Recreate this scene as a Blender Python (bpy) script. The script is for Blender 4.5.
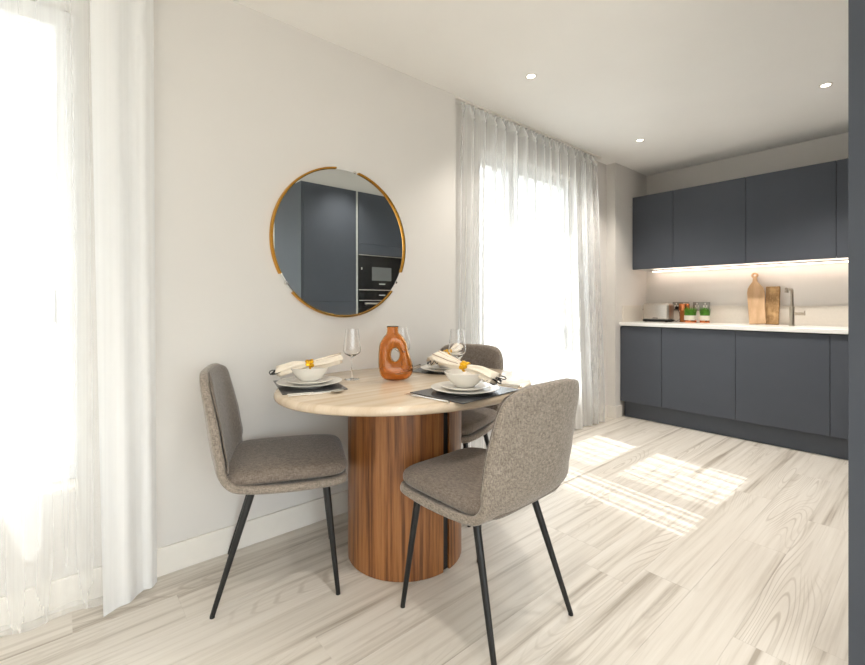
import bpy, bmesh, math, random
from mathutils import Vector, Matrix
random.seed(7)
R = math.radians
for o in list(bpy.data.objects): bpy.data.objects.remove(o)
S = bpy.context.scene
C = S.collection

# ------------------------------------------------------------------ camera
YAW = 0.7063
cam_d = bpy.data.cameras.new('camera'); cam = bpy.data.objects.new('camera', cam_d); C.objects.link(cam)
cam.location = (0, 0, 1.12); cam.rotation_euler = (R(90), 0, -YAW)
cam_d.sensor_fit = 'HORIZONTAL'; cam_d.sensor_width = 36; cam_d.lens = 36*440/865
cam_d.shift_y = -29.0/865; cam_d.clip_start = 0.02
S.camera = cam
# ------------------------------------------------------------------ world, sun, exposure
W = bpy.data.worlds.new('sky'); S.world = W; W.use_nodes = True
nt = W.node_tree; nt.nodes.clear()
bg = nt.nodes.new('ShaderNodeBackground'); wo = nt.nodes.new('ShaderNodeOutputWorld')
tcw = nt.nodes.new('ShaderNodeTexCoord'); sep = nt.nodes.new('ShaderNodeSeparateXYZ')
rmp = nt.nodes.new('ShaderNodeValToRGB')
rmp.color_ramp.elements[0].position = 0.46; rmp.color_ramp.elements[0].color = (.62, .60, .56, 1)
rmp.color_ramp.elements[1].position = 0.56; rmp.color_ramp.elements[1].color = (.88, .94, 1.0, 1)
mr = nt.nodes.new('ShaderNodeMapRange'); mr.inputs[1].default_value = -1; mr.inputs[2].default_value = 1
nt.links.new(tcw.outputs['Generated'], sep.inputs[0]); nt.links.new(sep.outputs[2], mr.inputs[0])
nt.links.new(mr.outputs[0], rmp.inputs[0]); nt.links.new(rmp.outputs[0], bg.inputs[0]); nt.links.new(bg.outputs[0], wo.inputs[0])
bg.inputs[1].default_value = 3.0
sd = bpy.data.lights.new('sun', 'SUN'); sun = bpy.data.objects.new('sun', sd); C.objects.link(sun)
sd.energy = 7.5; sd.angle = R(0.6); sd.color = (1.0, .97, .93)
sun.rotation_euler = Vector((-.12, -1, -1.326)).to_track_quat('-Z', 'Y').to_euler(); sun.location = (4, 8, 9)
S.view_settings.view_transform = 'Standard'; S.view_settings.look = 'None'
S.view_settings.gamma = 1; S.view_settings.use_curve_mapping = False
S.view_settings.exposure = 0.92
CEIL = 2.495

# ------------------------------------------------------------------ materials
def lin(c): return tuple(((v/255)/12.92 if v/255 <= .04045 else ((v/255+.055)/1.055)**2.4) for v in c)+(1,)
def mat(name):
    m = bpy.data.materials.new(name); m.use_nodes = True
    n = m.node_tree.nodes; b = n['Principled BSDF']
    return m, m.node_tree, b
def N(nt, t, **k):
    n = nt.nodes.new(t)
    for a, v in k.items():
        if a.startswith('i_'):
            key = a[2:]; key = int(key) if key.isdigit() else key.replace('_', ' ')
            n.inputs[key].default_value = v
        else: setattr(n, a, v)
    return n
def ramp(nt, src, stops):
    r = nt.nodes.new('ShaderNodeValToRGB'); el = r.color_ramp.elements
    while len(el) < len(stops): el.new(.5)
    for e, (p, c) in zip(el, stops): e.position = p; e.color = c
    nt.links.new(src, r.inputs[0]); return r.outputs[0]
def bump(nt, b, h, st, dist=.002):
    n = N(nt, 'ShaderNodeBump', i_Strength=st, i_Distance=dist)
    nt.links.new(h, n.inputs['Height']); nt.links.new(n.outputs[0], b.inputs['Normal'])
def plain(name, col, rough=.5, metal=0, noise=.04, nscale=30, bst=0, spec=.5, coat=0):
    """one colour with a faint procedural mottle"""
    m, nt, b = mat(name); c = lin(col)
    tc = N(nt, 'ShaderNodeTexCoord'); ns = N(nt, 'ShaderNodeTexNoise', i_Scale=nscale, i_Detail=4.0)
    nt.links.new(tc.outputs['Object'], ns.inputs[0])
    lo = tuple(v*(1-noise) for v in c[:3])+(1,); hi = tuple(min(1, v*(1+noise)) for v in c[:3])+(1,)
    nt.links.new(ramp(nt, ns.outputs[0], [(.3, lo), (.7, hi)]), b.inputs['Base Color'])
    b.inputs['Roughness'].default_value = rough; b.inputs['Metallic'].default_value = metal
    b.inputs['Specular IOR Level'].default_value = spec; b.inputs['Coat Weight'].default_value = coat
    if bst: bump(nt, b, ns.outputs[0], bst)
    return m
def wood(name, cols, axis_scale, rough=.45, wave=6, dist=5, rnd=False, bst=.15, mixf=.35):
    m, nt, b = mat(name)
    tc = N(nt, 'ShaderNodeTexCoord'); src = tc.outputs['Object']
    if rnd:
        oi = N(nt, 'ShaderNodeObjectInfo'); mu = N(nt, 'ShaderNodeVectorMath', operation='SCALE'); mu.inputs[0].default_value = (37, 19, 0)
        nt.links.new(oi.outputs['Random'], mu.inputs['Scale'])
        ad = N(nt, 'ShaderNodeVectorMath', operation='ADD'); nt.links.new(src, ad.inputs[0]); nt.links.new(mu.outputs[0], ad.inputs[1]); src = ad.outputs[0]
    mp = N(nt, 'ShaderNodeMapping'); mp.inputs['Scale'].default_value = axis_scale; nt.links.new(src, mp.inputs[0])
    n1 = N(nt, 'ShaderNodeTexNoise', i_Scale=1.0, i_Detail=8.0, i_Roughness=.65); nt.links.new(mp.outputs[0], n1.inputs[0])
    n2 = N(nt, 'ShaderNodeTexNoise', i_Scale=.25, i_Detail=2.0); nt.links.new(mp.outputs[0], n2.inputs[0])
    ml = N(nt, 'ShaderNodeMath', operation='MULTIPLY'); ml.inputs[1].default_value = wave; nt.links.new(n2.outputs[0], ml.inputs[0])
    sn = N(nt, 'ShaderNodeMath', operation='SINE'); m2 = N(nt, 'ShaderNodeMath', operation='MULTIPLY'); m2.inputs[1].default_value = dist
    nt.links.new(ml.outputs[0], m2.inputs[0]); nt.links.new(m2.outputs[0], sn.inputs[0])
    mm = N(nt, 'ShaderNodeMapRange', i_1=-1.0, i_2=1.0); nt.links.new(sn.outputs[0], mm.inputs[0])
    mx = N(nt, 'ShaderNodeMix', data_type='FLOAT'); mx.inputs[0].default_value = mixf
    nt.links.new(n1.outputs[0], mx.inputs[2]); nt.links.new(mm.outputs[0], mx.inputs[3])
    out = ramp(nt, mx.outputs[0], cols)
    nt.links.new(out, b.inputs['Base Color']); b.inputs['Roughness'].default_value = rough
    if bst: bump(nt, b, n1.outputs[0], bst, .001)
    return m, nt, b, out, src
def emis(name, col, s):
    m, nt, b = mat(name); b.inputs['Base Color'].default_value = (*col, 1)
    b.inputs['Emission Color'].default_value = (*col, 1); b.inputs['Emission Strength'].default_value = s
    return m
M = {}
M['wall'] = plain('wall_paint', (225, 221, 216), .85, noise=.012, nscale=3, spec=.2)
M['ceil'] = plain('ceiling_paint', (248, 246, 242), .9, noise=.01, nscale=3, spec=.2)
M['trim'] = plain('satin_white_trim', (238, 233, 225), .4, noise=.01)
M['upvc'] = plain('white_window_frame', (240, 240, 240), .35, noise=.01)
M['cab'] = plain('matt_slate_front', (80, 84, 92), .55, noise=.02, nscale=6, spec=.25)
M['plinth'] = plain('slate_plinth', (78, 83, 92), .5, noise=.02)
M['carcass'] = plain('dark_carcass', (52, 54, 58), .6)
M['quartz'] = plain('white_quartz', (244, 242, 238), .22, noise=.02, nscale=200)
M['splash'] = plain('pale_upstand', (222, 215, 204), .3, noise=.02, nscale=60)
M['plate'] = plain('socket_steel', (150, 144, 136), .35, 1)
M['steel'] = plain('brushed_steel', (200, 194, 186), .28, 1, noise=.06, nscale=80)
M['nickel'] = plain('brushed_nickel', (176, 166, 152), .3, 1, noise=.05, nscale=80)
M['black'] = plain('black_plastic', (22, 22, 23), .4)
M['legblack'] = plain('black_powder_coat', (13, 13, 14), .45, bst=.03, nscale=400)
M['gold'] = plain('brushed_gold', (206, 152, 62), .25, 1, noise=.06, nscale=60)
M['ringgold'] = plain('gold_ring_metal', (232, 178, 50), .3, 1, noise=.08, nscale=90)
M['silver'] = plain('polished_silver', (226, 222, 216), .2, 1, noise=.03)
M['mirror'] = plain('mirror_silvering', (225, 230, 230), .0, 1, noise=.0)
M['china'] = plain('white_china', (240, 235, 226), .18, noise=.01, coat=.4)
M['slate'] = plain('dark_placemat', (54, 54, 58), .2, noise=.06, nscale=60, spec=.8)
M['blackglass'] = plain('black_oven_glass', (10, 10, 11), .06, noise=.0)
M['greyscreen'] = plain('grey_oven_window', (110, 112, 112), .2, noise=.03)
M['channel'] = plain('pale_aluminium_channel', (205, 205, 200), .4, .3)
M['napkin'] = plain('cream_linen', (236, 224, 206), .85, noise=.05, nscale=200, bst=.3)
M['brown'] = plain('rust_thread', (138, 84, 52), .8)
M['blacktrim'] = plain('black_braid', (24, 22, 24), .7)
M['copper'] = plain('polished_copper', (222, 140, 92), .2, 1, noise=.06)
M['pot'] = plain('cream_ceramic_pot', (226, 220, 206), .4)
M['leaf'] = plain('fresh_green_grass', (84, 146, 36), .6, noise=.35, nscale=60)
M['soil'] = plain('dark_soil', (52, 40, 30), .9, noise=.2)
M['led'] = emis('warm_led_strip', (1.0, .80, .66), 12)
M['lamp'] = emis('warm_lamp_disc', (1.0, .93, .80), 5)

# washed oak floor
m, nt_, b, out, src = wood('washed_oak_plank', [(.32, lin((164, 154, 141))), (.44, lin((200, 192, 181))), (.56, lin((214, 207, 197))), (.72, lin((222, 216, 207)))], (1.3, 42, 1), .36, mixf=.2, wave=5, dist=3.0, rnd=True, bst=.25)
mp = N(nt_, 'ShaderNodeMapping'); mp.inputs['Scale'].default_value = (.9, 8.0, 1); nt_.links.new(src, mp.inputs[0])
nz = N(nt_, 'ShaderNodeTexNoise', i_Scale=.8, i_Detail=.6, i_Distortion=.1); nt_.links.new(mp.outputs[0], nz.inputs[0])
ml = N(nt_, 'ShaderNodeMath', operation='MULTIPLY'); ml.inputs[1].default_value = 190; nt_.links.new(nz.outputs[0], ml.inputs[0])
sn = N(nt_, 'ShaderNodeMath', operation='SINE'); nt_.links.new(ml.outputs[0], sn.inputs[0])
ln = ramp(nt_, sn.outputs[0], [(.55, (0, 0, 0, 1)), (1.0, (1, 1, 1, 1))])
nm = N(nt_, 'ShaderNodeTexNoise', i_Scale=.8, i_Detail=2.0); mp2 = N(nt_, 'ShaderNodeMapping'); mp2.inputs['Scale'].default_value = (1.2, 5, 1); mp2.inputs['Location'].default_value = (5, 9, 0)
nt_.links.new(src, mp2.inputs[0]); nt_.links.new(mp2.outputs[0], nm.inputs[0])
mk = ramp(nt_, nm.outputs[0], [(.50, (0, 0, 0, 1)), (.66, (.6, .6, .6, 1))])
mu = N(nt_, 'ShaderNodeMath', operation='MULTIPLY'); nt_.links.new(ln, mu.inputs[0]); nt_.links.new(mk, mu.inputs[1])
mx = N(nt_, 'ShaderNodeMix', data_type='RGBA'); mx.inputs[7].default_value = lin((168, 156, 142)); nt_.links.new(mu.outputs[0], mx.inputs[0]); nt_.links.new(out, mx.inputs[6])
oi = N(nt_, 'ShaderNodeObjectInfo'); tone = ramp(nt_, oi.outputs['Random'], [(0, (.94, .935, .925, 1)), (1, (1, 1, 1, 1))])
mx2 = N(nt_, 'ShaderNodeMix', data_type='RGBA', blend_type='MULTIPLY'); mx2.inputs[0].default_value = 1
nt_.links.new(mx.outputs[2], mx2.inputs[6]); nt_.links.new(tone, mx2.inputs[7]); nt_.links.new(mx2.outputs[2], b.inputs['Base Color'])
M['plank'] = m
M['walnut'] = wood('walnut_veneer', [(.30, lin((70, 40, 20))), (.44, lin((124, 76, 40))), (.56, lin((158, 104, 58))), (.80, lin((182, 128, 80)))], (75, 75, 2.6), .36, wave=5, dist=4, bst=.1, mixf=.16)[0]
M['travertine'] = wood('pale_stone_top', [(.25, lin((200, 178, 152))), (.5, lin((212, 193, 169))), (.8, lin((222, 206, 185)))], (2.5, 110, 20), .13, wave=3, dist=2, bst=.0)[0]
M['board'] = wood('pale_beech', [(.3, lin((196, 158, 118))), (.6, lin((222, 188, 150))), (.85, lin((230, 200, 164)))], (30, 30, 3), .5, wave=3, dist=3)[0]
M['board2'] = wood('bark_brown_wood', [(.3, lin((156, 120, 76))), (.5, lin((196, 160, 112))), (.8, lin((216, 184, 138)))], (90, 90, 60), .6, wave=3, dist=3, bst=.6)[0]

def fabric(name, dark, light):
    m, nt, b = mat(name); tc = N(nt, 'ShaderNodeTexCoord')
    hs = []
    for sc in ((150, 150, 1100), (150, 1100, 150), (1100, 150, 150)):
        mp = N(nt, 'ShaderNodeMapping'); mp.inputs['Scale'].default_value = sc; nt.links.new(tc.outputs['Object'], mp.inputs[0])
        n = N(nt, 'ShaderNodeTexNoise', i_Scale=.55, i_Detail=2.0); nt.links.new(mp.outputs[0], n.inputs[0]); hs.append(n.outputs[0])
    a = N(nt, 'ShaderNodeMath', operation='ADD'); nt.links.new(hs[0], a.inputs[0]); nt.links.new(hs[1], a.inputs[1])
    a2 = N(nt, 'ShaderNodeMath', operation='ADD'); nt.links.new(a.outputs[0], a2.inputs[0]); nt.links.new(hs[2], a2.inputs[1])
    d = N(nt, 'ShaderNodeMath', operation='DIVIDE'); d.inputs[1].default_value = 3; nt.links.new(a2.outputs[0], d.inputs[0])
    nt.links.new(ramp(nt, d.outputs[0], [(.36, lin(dark)), (.64, lin(light))]), b.inputs['Base Color'])
    b.inputs['Roughness'].default_value = .9; b.inputs['Specular IOR Level'].default_value = .2
    b.inputs['Sheen Weight'].default_value = .35; b.inputs['Sheen Roughness'].default_value = .4
    bump(nt, b, d.outputs[0], .8, .002)
    return m
M['fab'] = fabric('taupe_tweed_lit', (104, 94, 84), (172, 160, 147))  # outer shell: window light put into a paler copy of the fabric
M['fabc'] = fabric('taupe_tweed_shaded', (92, 82, 74), (142, 130, 119))  # same fabric with the shade of the inner side put into its colour

def sheer(name, base, k, trl=.5):
    m = bpy.data.materials.new(name); m.use_nodes = True; nt = m.node_tree; nt.nodes.clear()
    o = N(nt, 'ShaderNodeOutputMaterial'); t = N(nt, 'ShaderNodeBsdfTransparent'); t.inputs[0].default_value = (1, 1, 1, 1)
    d = N(nt, 'ShaderNodeBsdfDiffuse'); tr = N(nt, 'ShaderNodeBsdfTranslucent')
    for x in (d, tr): x.inputs[0].default_value = (.96, .96, .955, 1)
    mx = N(nt, 'ShaderNodeMixShader', i_0=trl); nt.links.new(d.outputs[0], mx.inputs[1]); nt.links.new(tr.outputs[0], mx.inputs[2])
    lw = N(nt, 'ShaderNodeLayerWeight', i_Blend=.5); p = N(nt, 'ShaderNodeMath', operation='POWER'); p.inputs[1].default_value = 1.5
    nt.links.new(lw.outputs['Facing'], p.inputs[0])
    tc = N(nt, 'ShaderNodeTexCoord'); mp = N(nt, 'ShaderNodeMapping'); mp.inputs['Scale'].default_value = (300, 300, .5); nt.links.new(tc.outputs['Object'], mp.inputs[0])
    nz = N(nt, 'ShaderNodeTexNoise', i_Scale=.3); nt.links.new(mp.outputs[0], nz.inputs[0])
    ma = N(nt, 'ShaderNodeMath', operation='MULTIPLY_ADD'); ma.inputs[1].default_value = k; ma.inputs[2].default_value = base; ma.use_clamp = True
    nt.links.new(p.outputs[0], ma.inputs[0])
    nn = N(nt, 'ShaderNodeMath', operation='MULTIPLY_ADD'); nn.inputs[1].default_value = .12; nt.links.new(nz.outputs[0], nn.inputs[0]); nt.links.new(ma.outputs[0], nn.inputs[2]); nn.use_clamp = True
    m2 = N(nt, 'ShaderNodeMixShader'); nt.links.new(nn.outputs[0], m2.inputs[0]); nt.links.new(t.outputs[0], m2.inputs[1]); nt.links.new(mx.outputs[0], m2.inputs[2])
    nt.links.new(m2.outputs[0], o.inputs[0]); return m
M['sheer'] = sheer('white_sheer', .20, 1.15)
M['sheer3'] = sheer('white_sheer_thin', .11, .55)
M['sheer2'] = sheer('white_sheer_gathered', .74, .4, .22)

def pane_mat(name, tint):
    m = bpy.data.materials.new(name); m.use_nodes = True; nt = m.node_tree; nt.nodes.clear()
    o = N(nt, 'ShaderNodeOutputMaterial'); t = N(nt, 'ShaderNodeBsdfTransparent'); t.inputs[0].default_value = tint
    g = N(nt, 'ShaderNodeBsdfGlossy'); g.inputs['Roughness'].default_value = 0
    lw = N(nt, 'ShaderNodeLayerWeight', i_Blend=.5); pw = N(nt, 'ShaderNodeMath', operation='POWER'); pw.inputs[1].default_value = 5
    f = N(nt, 'ShaderNodeMath', operation='MULTIPLY_ADD'); f.inputs[1].default_value = .6; f.inputs[2].default_value = .03; mx = N(nt, 'ShaderNodeMixShader')
    nt.links.new(lw.outputs['Facing'], pw.inputs[0]); nt.links.new(pw.outputs[0], f.inputs[0])
    nt.links.new(f.outputs[0], mx.inputs[0]); nt.links.new(t.outputs[0], mx.inputs[1]); nt.links.new(g.outputs[0], mx.inputs[2]); nt.links.new(mx.outputs[0], o.inputs[0])
    return m
M['pane'] = pane_mat('dimmed_window_glass', (.80, .82, .82, 1)); M['clearpane'] = pane_mat('clear_window_glass', (.96, .97, .96, 1))  # the tint is invented, to dim the bright windows against the room
def glassy(name, col, ior, rough=0.0):
    m, nt, b = mat(name); b.inputs['Base Color'].default_value = (*col, 1); b.inputs['Transmission Weight'].default_value = 1
    b.inputs['IOR'].default_value = ior; b.inputs['Roughness'].default_value = rough; return m
M['wineglass'] = glassy('clear_wine_glass', (1, 1, 1), 1.45)
M['amber'] = glassy('amber_glass', (.90, .50, .20), 1.42)
M['amber2'] = glassy('amber_jar_glass', (.75, .30, .10), 1.3, .05)

# ------------------------------------------------------------------ mesh helpers
class MB:
    def __init__(s): s.v = []; s.f = []
    def add(s, vs, fs, mtx=None):
        k = len(s.v); s.v += [tuple(mtx @ Vector(p)) if mtx else tuple(p) for p in vs]; s.f += [tuple(i+k for i in f) for f in fs]; return s
    def box(s, x0, x1, y0, y1, z0, z1, mtx=None):
        return s.add([(x, y, z) for x in (x0, x1) for y in (y0, y1) for z in (z0, z1)],
                     [(0, 1, 3, 2), (4, 6, 7, 5), (0, 4, 5, 1), (2, 3, 7, 6), (0, 2, 6, 4), (1, 5, 7, 3)], mtx)
    def lathe(s, prof, n=32, mtx=None, caps=True, closed=False):
        vs = []; fs = []
        for r, z in prof:
            for i in range(n): a = 2*math.pi*i/n; vs.append((r*math.cos(a), r*math.sin(a), z))
        L = len(prof)
        for j in range(L if closed else L-1):
            q = (j+1) % L
            for i in range(n): i2 = (i+1) % n; fs.append((j*n+i, j*n+i2, q*n+i2, q*n+i))
        if caps and not closed: fs.append(tuple(range(n-1, -1, -1))); fs.append(tuple((L-1)*n+i for i in range(n)))
        return s.add(vs, fs, mtx)
    def tube(s, pts, rad, n=10, closed=False):
        pts = [Vector(p) for p in pts]; L = len(pts); rr = rad if hasattr(rad, '__len__') else [rad]*L
        vs = []; fs = []; prev = None
        for j, p in enumerate(pts):
            if closed: t = pts[(j+1) % L]-pts[j-1]
            else: t = pts[min(j+1, L-1)]-pts[max(j-1, 0)]
            t.normalize()
            if prev is None: u = t.orthogonal().normalized()
            else: u = (prev-t*prev.dot(t)); u = u.normalized() if u.length > 1e-6 else t.orthogonal().normalized()
            prev = u; w = t.cross(u)
            for i in range(n): a = 2*math.pi*i/n; vs.append(p+(u*math.cos(a)+w*math.sin(a))*rr[j])
        for j in range(L if closed else L-1):
            q = (j+1) % L
            for i in range(n): i2 = (i+1) % n; fs.append((j*n+i, j*n+i2, q*n+i2, q*n+i))
        if not closed: fs.append(tuple(range(n-1, -1, -1))); fs.append(tuple((L-1)*n+i for i in range(n)))
        return s.add(vs, fs)
    def prism(s, pts, z0, z1, mtx=None):
        n = len(pts); vs = [(x, y, z0) for x, y in pts]+[(x, y, z1) for x, y in pts]
        return s.add(vs, [tuple(range(n-1, -1, -1)), tuple(range(n, 2*n))]+[(i, (i+1) % n, n+(i+1) % n, n+i) for i in range(n)], mtx)
    def grid(s, fn, nu, nv):
        vs = [fn(i/nu, j/nv) for i in range(nu+1) for j in range(nv+1)]
        return s.add(vs, [(i*(nv+1)+j, (i+1)*(nv+1)+j, (i+1)*(nv+1)+j+1, i*(nv+1)+j+1) for i in range(nu) for j in range(nv)])
    def build(s, name, m, parent=None, bevel=0, smooth=False, sub=0, solid=0, seg=2):
        me = bpy.data.meshes.new(name); me.from_pydata(s.v, [], s.f)
        bm = bmesh.new(); bm.from_mesh(me); bmesh.ops.recalc_face_normals(bm, faces=bm.faces); bm.to_mesh(me); bm.free()
        me.materials.append(M[m] if isinstance(m, str) else m)
        o = bpy.data.objects.new(name, me); C.objects.link(o); o.parent = parent
        if smooth:
            for p in me.polygons: p.use_smooth = True
            if smooth != 'all':
                try: me.set_sharp_from_angle(angle=R(smooth if smooth is not True else 40))
                except Exception: pass
        if solid: q = o.modifiers.new('s', 'SOLIDIFY'); q.thickness = solid; q.offset = 0
        if bevel: q = o.modifiers.new('b', 'BEVEL'); q.width = bevel; q.segments = seg; q.limit_method = 'ANGLE'; q.angle_limit = R(40)
        if sub: q = o.modifiers.new('u', 'SUBSURF'); q.levels = sub; q.render_levels = sub
        return o
def T(x, y, z, rz=0, rx=0, ry=0): return Matrix.Translation((x, y, z)) @ Matrix.Rotation(rz, 4, 'Z') @ Matrix.Rotation(ry, 4, 'Y') @ Matrix.Rotation(rx, 4, 'X')
def tag(o, label, cat, group=None):
    o['label'] = label; o['category'] = cat
    if group: o['group'] = group
    return o
def thing(name, label, cat, loc=(0, 0, 0), rz=0, group=None):
    o = bpy.data.objects.new(name, None); C.objects.link(o); o.location = loc; o.rotation_euler = (0, 0, rz); o.empty_display_size = .05
    return tag(o, label, cat, group)
def struct(o): o['kind'] = 'structure'; return o
def copy_tree(o, parent=None):
    c = o.copy(); C.objects.link(c); c.parent = parent
    for ch in list(o.children): copy_tree(ch, c)
    return c
def link_light(l, name, loc, parent=None):
    o = bpy.data.objects.new(name, l); C.objects.link(o); o.location = loc; o.parent = parent; return o

# ------------------------------------------------------------------ the room
YW = 2.11      # window wall plane
XK = 4.83      # kitchen wall plane
XL = -3.0; YB = -2.6
w1 = (-1.25, .065); w2 = (2.33, 3.62); zs1, zs2, zh = .42, .33, 2.25
wl = MB()
yo = 2.52
wl.box(XL-.2, w1[0], YW, yo, 0, CEIL); wl.box(w1[0], w1[1], YW, yo, 0, zs1); wl.box(w1[0], w1[1], YW, yo, zh, CEIL)
wl.box(w1[1], 2.0, YW, yo, 0, CEIL)
wl.box(2.0, w2[0], 2.2, yo, 0, CEIL); wl.box(w2[0], w2[1], 2.2, yo, 0, zs2); wl.box(w2[0], w2[1], 2.2, yo, zh, CEIL); wl.box(w2[1], 4.145, 2.2, yo, 0, CEIL)
wl.box(4.145, XK+.2, YW, yo, 0, CEIL)
struct(wl.build('wall_window', 'wall'))
struct(MB().box(XK, XK+.2, -.7, YW, 0, CEIL).build('wall_kitchen', 'wall'))
struct(MB().box(1.90, XK, -.7, -.5, 0, CEIL).build('wall_right', 'wall'))
struct(MB().box(1.80, 1.90, YB, -.5, 0, CEIL).build('wall_partition', 'wall'))
struct(MB().box(XL-.2, -2.6, YB-.2, YB, 0, CEIL).box(1.3, 1.9, YB-.2, YB, 0, CEIL).box(-2.6, 1.3, YB-.2, YB, 0, .1).box(-2.6, 1.3, YB-.2, YB, 2.35, CEIL).build('wall_back', 'wall'))
wv = MB().box(XL-.2, XL, YB, YW, 0, CEIL)
struct(wv.build('wall_left', 'wall'))
struct(MB().box(XL-.2, XK+.2, YB-.2, yo, CEIL, CEIL+.1).build('ceiling', 'ceil'))
floor = struct(MB().box(XL-.2, XK+.2, YB-.2, yo, -.12, -.0015).build('floor', 'plank'))
# individual planks
PL, PW = 1.22, .182
pm = MB().box(.0002, PL-.0002, .0002, PW-.0002, -.0014, 0)
plank0 = pm.build('plank', 'plank', floor, bevel=.0003, seg=1)
first = True; row = 0; y = YW-PW*1.0-.004
def plank_at(x, y, sx=1):
    global first
    o = plank0 if first else plank0.copy()
    if not first: C.objects.link(o)
    first = False; o.location = (x, y, 0); o.scale = (sx, 1, 1)
yy = 2.2-.004-PW
rows = []
y = 2.108-PW
while y > YB-PW: rows.append(y); y -= PW
for k, y in enumerate(rows):
    off = random.choice((0, .31, .62, .92, .15, .78))
    x = XL-off
    xe = 4.80 if y+PW > -.5 else 1.8
    while x < xe:
        a = max(x, XL); e = min(x+PL, xe)
        if e-a > .05: plank_at(a, y, (e-a)/PL)
        x += PL
for x in (2.02, 3.08): plank_at(x, 2.109, 1.05/PL if x < 3 else 1.06/PL)
floor.children[-1].scale[1] = .49; floor.children[-2].scale[1] = .49
# skirting boards
def skirt(name, pts):
    for i, (x0, x1, y0, y1) in enumerate(pts):
        o = MB().box(x0, x1, y0, y1, 0.0, .115).build(name, 'trim', bevel=.003); struct(o)
skirt('baseboard_window', [(XL, 2.0, YW-.014, YW)])
skirt('baseboard_recess', [(2.0, 4.131, 2.186, 2.2)])
skirt('baseboard_pier', [(4.131, 4.145, YW-.014, 2.2)])
skirt('baseboard_nib', [(4.145, 4.262, YW-.014, YW)])
skirt('baseboard_back', [(1.3, 1.8, YB, YB+.014)])
skirt('baseboard_left', [(XL, XL+.014, YB, YW-.014)])

def window(n, x0, x1, z0, z1, y, mull, trans):
    r = bpy.data.objects.new('window_%d' % n, None); C.objects.link(r); r.location = (0, 0, 0); struct(r)
    t = .07; d = .035
    xs = [x0]+mull+[x1]
    fr = MB().box(x0, x1, y-d, y+d, z1-t, z1).box(x0, x1, y-d, y+d, z0, z0+t).box(x0, x0+t, y-d, y+d, z0+t, z1-t).box(x1-t, x1, y-d, y+d, z0+t, z1-t)
    fr.build('frame', 'upvc', r, bevel=.004)
    for q in mull: MB().box(q-.065, q+.065, y-d, y+d, z0+t, z1-t).build('mullion', 'upvc', r, bevel=.004)
    for i in range(len(xs)-1):
        a = xs[i]+(t if i == 0 else .065); b = xs[i+1]-(t if i == len(xs)-2 else .065)
        if trans[i]:
            MB().box(a, b, y-d-.005, y+d, trans[i]-.065, trans[i]+.065).build('transom', 'upvc', r, bevel=.004)
            MB().box(a, b, y-.004, y+.004, z0+t, trans[i]-.065).build('pane', 'pane', r)
            MB().box(a, b, y-.004, y+.004, trans[i]+.065, z1-t).build('pane', 'pane', r)
        else: MB().box(a, b, y-.004, y+.004, z0+t, z1-t).build('pane', 'pane', r)
    MB().box(x0, x1, YW if n == 1 else 2.2, y-d, z0-.001, z0+.018).build('sill', 'trim', r, bevel=.003)
    return r
window(1, w1[0], w1[1], zs1, zh, 2.25, [-.62], [None, 1.11])
window(2, w2[0], w2[1], zs2, zh, 2.33, [2.83], [None, 1.10])
# the living room's glazing behind the camera
r = bpy.data.objects.new('window_3', None); C.objects.link(r); struct(r)
fr = MB().box(-2.6, 1.3, YB-.12, YB-.06, .1, .17).box(-2.6, 1.3, YB-.12, YB-.06, 2.28, 2.35)
for xx in (-2.6, -.685, 1.23): fr.box(xx, xx+.07, YB-.12, YB-.06, .17, 2.28)
fr.build('frame', 'upvc', r)
for a, b in ((-2.53, -.685), (-.615, 1.23)): MB().box(a, b, YB-.094, YB-.086, .17, 2.28).build('pane', 'clearpane', r)

# curtains ---------------------------------------------------------------
def curtain(name, label, x0, x1, xb0, xb1, y0, per, amp, mt, ztop=CEIL-.02, zb=.012, seed=1, group=None, phase=0, ybot=0, skew=0, hemflat=1):
    rnd = random.Random(seed); t = thing(name, label, 'curtain', ((x0+x1)/2, y0, 0), 0, group)
    cx = (x0+x1)/2
    nw = int((x1-x0)/.006); ph = [rnd.uniform(0, 6.28) for _ in range(6)]
    def fn(u, v):
        # u across, v from hem to header
        z = zb+(ztop-zb)*v
        xt = x0+(x1-x0)*u; xb = xb0+(xb1-xb0)*u; x = xt*v+xb*(1-v)
        s = (x1-x0)*u
        w = s+.018*math.sin(s*9+ph[0])+.01*math.sin(s*21+ph[1])
        f = 6.28318*w/per+phase
        a = amp*(1+.35*math.sin(s*5+ph[2]))
        yy = a*(math.sin(f+.5*math.sin(z*1.1+ph[3]))*(.75+.25*v)+.28*math.sin(2.1*f+ph[4]+z*.7)*(1-.5*v))
        hd = max(0, (v-.965)/.035)
        yy = yy*(1-hd)+hd*.010*math.sin(6.283*s/.045)
        xx = x+.25*a*math.cos(f)*(1-hd)
        yy *= hemflat+(1-hemflat)*min(1, z/.22)
        e = ybot*(1-v)**2+skew*(2*u-1)*(1-.4*v)
        return (xx-cx, yy+e, z)
    nz = 44
    sh = MB().grid(lambda u, v: fn(u, v), nw, nz).build('fabric_panel', mt, t, smooth='all')
    hdm = MB().grid(lambda u, v: (lambda p: (p[0], p[1]-.002, p[2]))(fn(u, .965+.035*v)), nw, 3).build('header_tape', mt, t, smooth='all')
    hem = MB().grid(lambda u, v: (lambda p: (p[0], p[1]-.0015, p[2]))(fn(u, .014*v)), nw, 1).build('hem', mt, t, smooth='all')
    n = max(3, int((x1-x0)/.09))
    for i in range(n):
        p = fn((i+.5)/n, 1); MB().box(p[0]-.004, p[0]+.004, p[1]-.003, p[1]+.003, ztop-.006, ztop+.010).build('glider', 'trim', t)
    return t
curtain('sheer_curtain', 'thin white sheer curtain hanging across the window at the left edge of the picture', -1.15, .13, -1.15, .125, 2.035, .2, .040, 'sheer3', seed=3, phase=2.6, hemflat=.25)
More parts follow.
